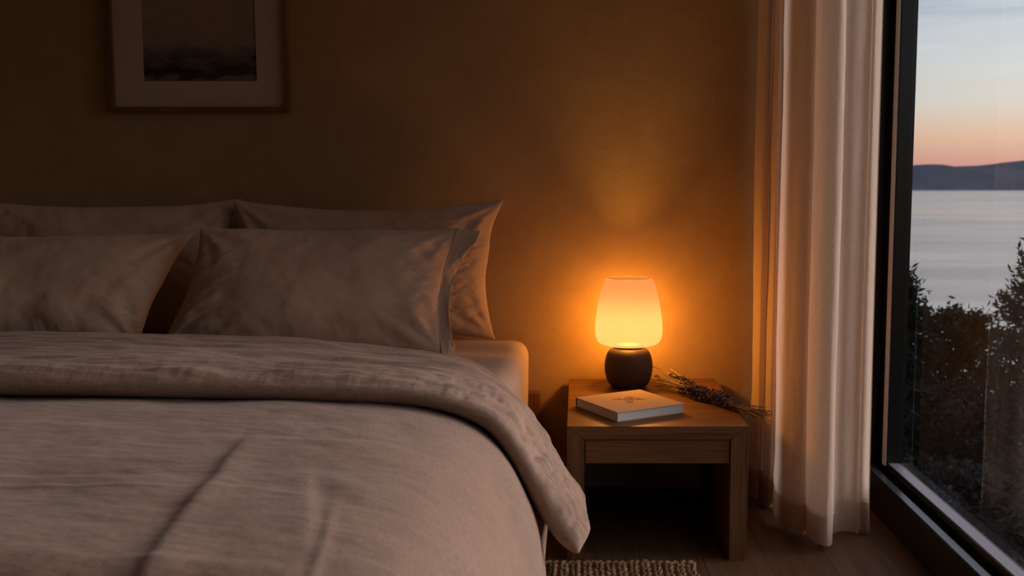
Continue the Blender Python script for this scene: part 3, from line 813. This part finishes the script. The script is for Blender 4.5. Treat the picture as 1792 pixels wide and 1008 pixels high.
# bound end: two rows running across
by = (RY1 - Yr) / .022
bnd = by < 1
phb = Xr / .022; sb = 1 - (np.abs(((phb + by * .8) % 1) - .5) * 2) ** 2
Hr = np.where(bnd, .005 + .010 * sb * np.abs(np.sin(np.clip(by, 0, 1) * PI)) ** .5 + .002 * fbm(Xr * 90, Yr * 90, 4), Hr)
ed = np.minimum.reduce([np.clip((RX1 - Xr) / .006, 0, 1), np.clip((RY1 - Yr) / .006, 0, 1)])
Hr = .001 + (Hr - .001) * np.sqrt(ed)
Hr = np.maximum(Hr, .001)
Xr = Xr + np.clip((Xr - .2) / .15, 0, 1) * .004 * np.sin(Yr * 40) 
Pr = np.stack([Xr, Yr + .003 * np.sin(Xr * 37) * np.clip((Yr - 2.7) / .1, 0, 1), Hr], -1)
rug = grid_mesh('jute_rug', Pr, M_jute, uv=np.stack([Xr, Yr], -1))
tag(rug, 'brown braided jute rug on the floor beside the bed', 'rug')

# ------------------------------------------------------------ outdoors: lake, hills, slope, trees
m, nt, out = mat('lake_water'); M_lake = m
o_ = nt.new('ShaderNodeTexCoord').outputs['Object']
wv = nt.noise(nt.mapping(o_, (.05, .25, 1)), 1, 4, .6); wv2 = nt.noise(nt.mapping(o_, (.006, .02, 1)), 1, 4, .55, .5)
principled(nt, out, Base_Color=(.24, .225, .215), Roughness=nt.ramp(wv2, [(.35, .16), (.65, .34)]), IOR=1.33, Specular_IOR_Level=.9,
           Normal=nt.bump(nt.math('ADD', wv, nt.math('MULTIPLY', wv2, 3.0)), .18, .35))
LZ = -14.0
bm = bmesh.new()
for a, b in (((-600, 40), (4200, 3700)),):
    vs = [bm.verts.new(p) for p in ((-600, 30, LZ), (9000, 30, LZ), (9000, 3600, LZ), (-600, 3600, LZ))]
    bm.faces.new(vs)
lake = bmobj('lake', bm, M_lake); tag(lake, 'calm pale lake beyond the window, below the far hills', 'lake', kind='structure')
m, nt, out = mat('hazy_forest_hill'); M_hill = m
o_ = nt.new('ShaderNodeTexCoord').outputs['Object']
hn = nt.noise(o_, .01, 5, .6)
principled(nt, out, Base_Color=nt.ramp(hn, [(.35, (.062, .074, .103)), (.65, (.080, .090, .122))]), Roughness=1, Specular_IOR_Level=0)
nx_, ny_ = 200, 30
xs = np.linspace(200, 5200, nx_); vv = np.linspace(0, 1, ny_)
XX, VV = np.meshgrid(xs, vv, indexing='ij')
tr_ = np.clip((XX - 1560) / 380, 0, 1); ridge = 83 + 30 * tr_ ** 2 * (3 - 2 * tr_) + 2.5 * vn(XX / 160, XX * 0, 2) + 1.2 * vn(XX / 40, XX * 0, 3)
Zh = LZ - 2 + (ridge - LZ) * np.sin(VV * PI) ** .8 * (1 + .12 * vn(XX / 120, VV * 5, 8) * (VV < .5) * np.sin(VV * 2 * PI))
Yh = 3300 + VV * 1500 + 30 * vn(XX / 200, VV * 2, 4)
hill = grid_mesh('far_hills', np.stack([XX, Yh, Zh], -1), M_hill, uv=np.stack([XX, VV], -1)); tag(hill, 'blue hazy hills along the far shore of the lake', 'hills', kind='structure')
m, nt, out = mat('dark_scrub_ground'); M_gr = m
o_ = nt.new('ShaderNodeTexCoord').outputs['Object']
principled(nt, out, Base_Color=nt.ramp(nt.noise(o_, 2.5, 5, .7), [(.35, (.014, .016, .012)), (.65, (.045, .045, .04))]), Roughness=1)
xs = np.linspace(1.3, 60, 90); ys = np.linspace(-15, 60, 90); XX, YY = np.meshgrid(xs, ys, indexing='ij')
Zg = -1.7 - .22 * np.clip(XX - 1.3, 0, 99) - .10 * np.clip(YY, 0, 99) + .25 * fbm(XX * .4, YY * .4, 5)
gr = grid_mesh('ground', np.stack([XX, YY, np.maximum(Zg, LZ - .5)], -1), M_gr, uv=np.stack([XX, YY], -1)); tag(gr, 'dark scrubby slope falling away outside the window', 'ground', kind='structure')
def gz(x, y): return max(LZ, -1.7 - .22 * max(0, x - 1.3) - .10 * max(0, y))
def leafmat(name, a, b):
    m, nt, out = mat(name)
    o_ = nt.new('ShaderNodeTexCoord').outputs['Object']
    n = nt.noise(o_, 9, 3, .6)
    c = nt.ramp(n, [(.3, a), (.7, b)])
    d = nt.new('ShaderNodeBsdfDiffuse'); nt.link(c, d.inputs[0])
    t = nt.new('ShaderNodeBsdfTranslucent'); nt.link(c, t.inputs[0])
    x = nt.new('ShaderNodeMixShader'); x.inputs[0].default_value = .3; nt.link(d.outputs[0], x.inputs[1]); nt.link(t.outputs[0], x.inputs[2]); nt.link(x.outputs[0], out.inputs[0])
    return m
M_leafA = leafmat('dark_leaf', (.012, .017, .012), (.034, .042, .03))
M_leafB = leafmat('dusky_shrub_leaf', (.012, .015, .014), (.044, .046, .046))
M_bark = plain('tree_bark', (.05, .04, .033), .9)
def tree(name, label, cat, x, y, top, rad, leafm, leaf, nbr, perb, seed, conif=False, low=None):
    R = np.random.RandomState(seed)
    g0 = gz(x, y); h = top - g0
    root = empty(name, (x, y, g0), label, cat, 'trees and shrubs outside the window')
    base_z = g0 + (h * .12 if low is None else low)
    Vl = []; Fl = []; off = 0
    br_pts = []
    for i in range(nbr):
        u = (i + R.rand()) / nbr
        zz_ = base_z + (top - base_z) * u
        if conif: rr_ = rad * (1 - u) ** .75 * (.75 + .4 * R.rand()) + .03
        else: rr_ = rad * math.sqrt(max(.02, 1 - (2 * u - .85) ** 2 / 1.35)) * (.6 + .5 * R.rand())
        th = i * 2.399 + R.rand() * .6
        tip = np.array([x + math.cos(th) * rr_, y + math.sin(th) * rr_, zz_ + rr_ * (.18 if conif else .25) + R.rand() * .08])
        if tip[2] > top: tip[2] = top - R.rand() * .05
        st = np.array([x, y, zz_ - rr_ * .25])
        br_pts.append((st, tip))
        k = R.rand(perb) ** .6
        c = st + (tip - st) * k[:, None] + R.randn(perb, 3) * np.array([.11, .11, .075]) * (rad / 1.0) ** .5 * (.35 + .65 * (1 - k * .6))[:, None]
        d = (tip - st) / np.linalg.norm(tip - st) + R.randn(perb, 3) * .6; d /= np.linalg.norm(d, axis=1, keepdims=True)
        sd = np.cross(d, R.randn(perb, 3)); sd /= np.linalg.norm(sd, axis=1, keepdims=True)
        L = leaf * (.6 + .8 * R.rand(perb))[:, None]; Wd = L * (.28 if conif else .42)
        Vl.append(np.stack([c - d * L * .5, c + sd * Wd * .5, c + d * L * .5, c - sd * Wd * .5], 1).reshape(-1, 3))
    V = np.concatenate(Vl); F = np.arange(len(V)).reshape(-1, 4)
    me = bpy.data.meshes.new('foliage'); me.vertices.add(len(V)); me.vertices.foreach_set('co', V.reshape(-1).astype(np.float32))
    me.loops.add(F.size); me.loops.foreach_set('vertex_index', F.reshape(-1).astype(np.int32)); me.polygons.add(len(F))
    me.polygons.foreach_set('loop_start', (np.arange(len(F)) * 4).astype(np.int32)); me.update(calc_edges=True)
    child(link('foliage', me, leafm, None, False), root)
    pts = np.array([[x, y, g0 - .1], [x + .03, y, g0 + h * .4], [x, y, top - .12 * h]]); pts, _ = spline(pts, 12)
    tube(pts, .02 + .03 * rad, M_bark, 'trunk', root, 8, taper=np.linspace(1, .15, 12))
    allv = []; allf = []
    bm = bmesh.new()
    for st, tip in br_pts[::2]:
        a = Vector(st); b = Vector(tip); d = b - a; o1 = d.orthogonal().normalized() * .009; o2 = d.cross(o1).normalized() * .009
        q = [bm.verts.new(a + o1), bm.verts.new(a + o2), bm.verts.new(a - o1 - o2)]; e_ = bm.verts.new(b)
        for i in range(3): bm.faces.new((q[i], q[(i + 1) % 3], e_))
    bmobj('branches', bm, M_bark, root)
    return root
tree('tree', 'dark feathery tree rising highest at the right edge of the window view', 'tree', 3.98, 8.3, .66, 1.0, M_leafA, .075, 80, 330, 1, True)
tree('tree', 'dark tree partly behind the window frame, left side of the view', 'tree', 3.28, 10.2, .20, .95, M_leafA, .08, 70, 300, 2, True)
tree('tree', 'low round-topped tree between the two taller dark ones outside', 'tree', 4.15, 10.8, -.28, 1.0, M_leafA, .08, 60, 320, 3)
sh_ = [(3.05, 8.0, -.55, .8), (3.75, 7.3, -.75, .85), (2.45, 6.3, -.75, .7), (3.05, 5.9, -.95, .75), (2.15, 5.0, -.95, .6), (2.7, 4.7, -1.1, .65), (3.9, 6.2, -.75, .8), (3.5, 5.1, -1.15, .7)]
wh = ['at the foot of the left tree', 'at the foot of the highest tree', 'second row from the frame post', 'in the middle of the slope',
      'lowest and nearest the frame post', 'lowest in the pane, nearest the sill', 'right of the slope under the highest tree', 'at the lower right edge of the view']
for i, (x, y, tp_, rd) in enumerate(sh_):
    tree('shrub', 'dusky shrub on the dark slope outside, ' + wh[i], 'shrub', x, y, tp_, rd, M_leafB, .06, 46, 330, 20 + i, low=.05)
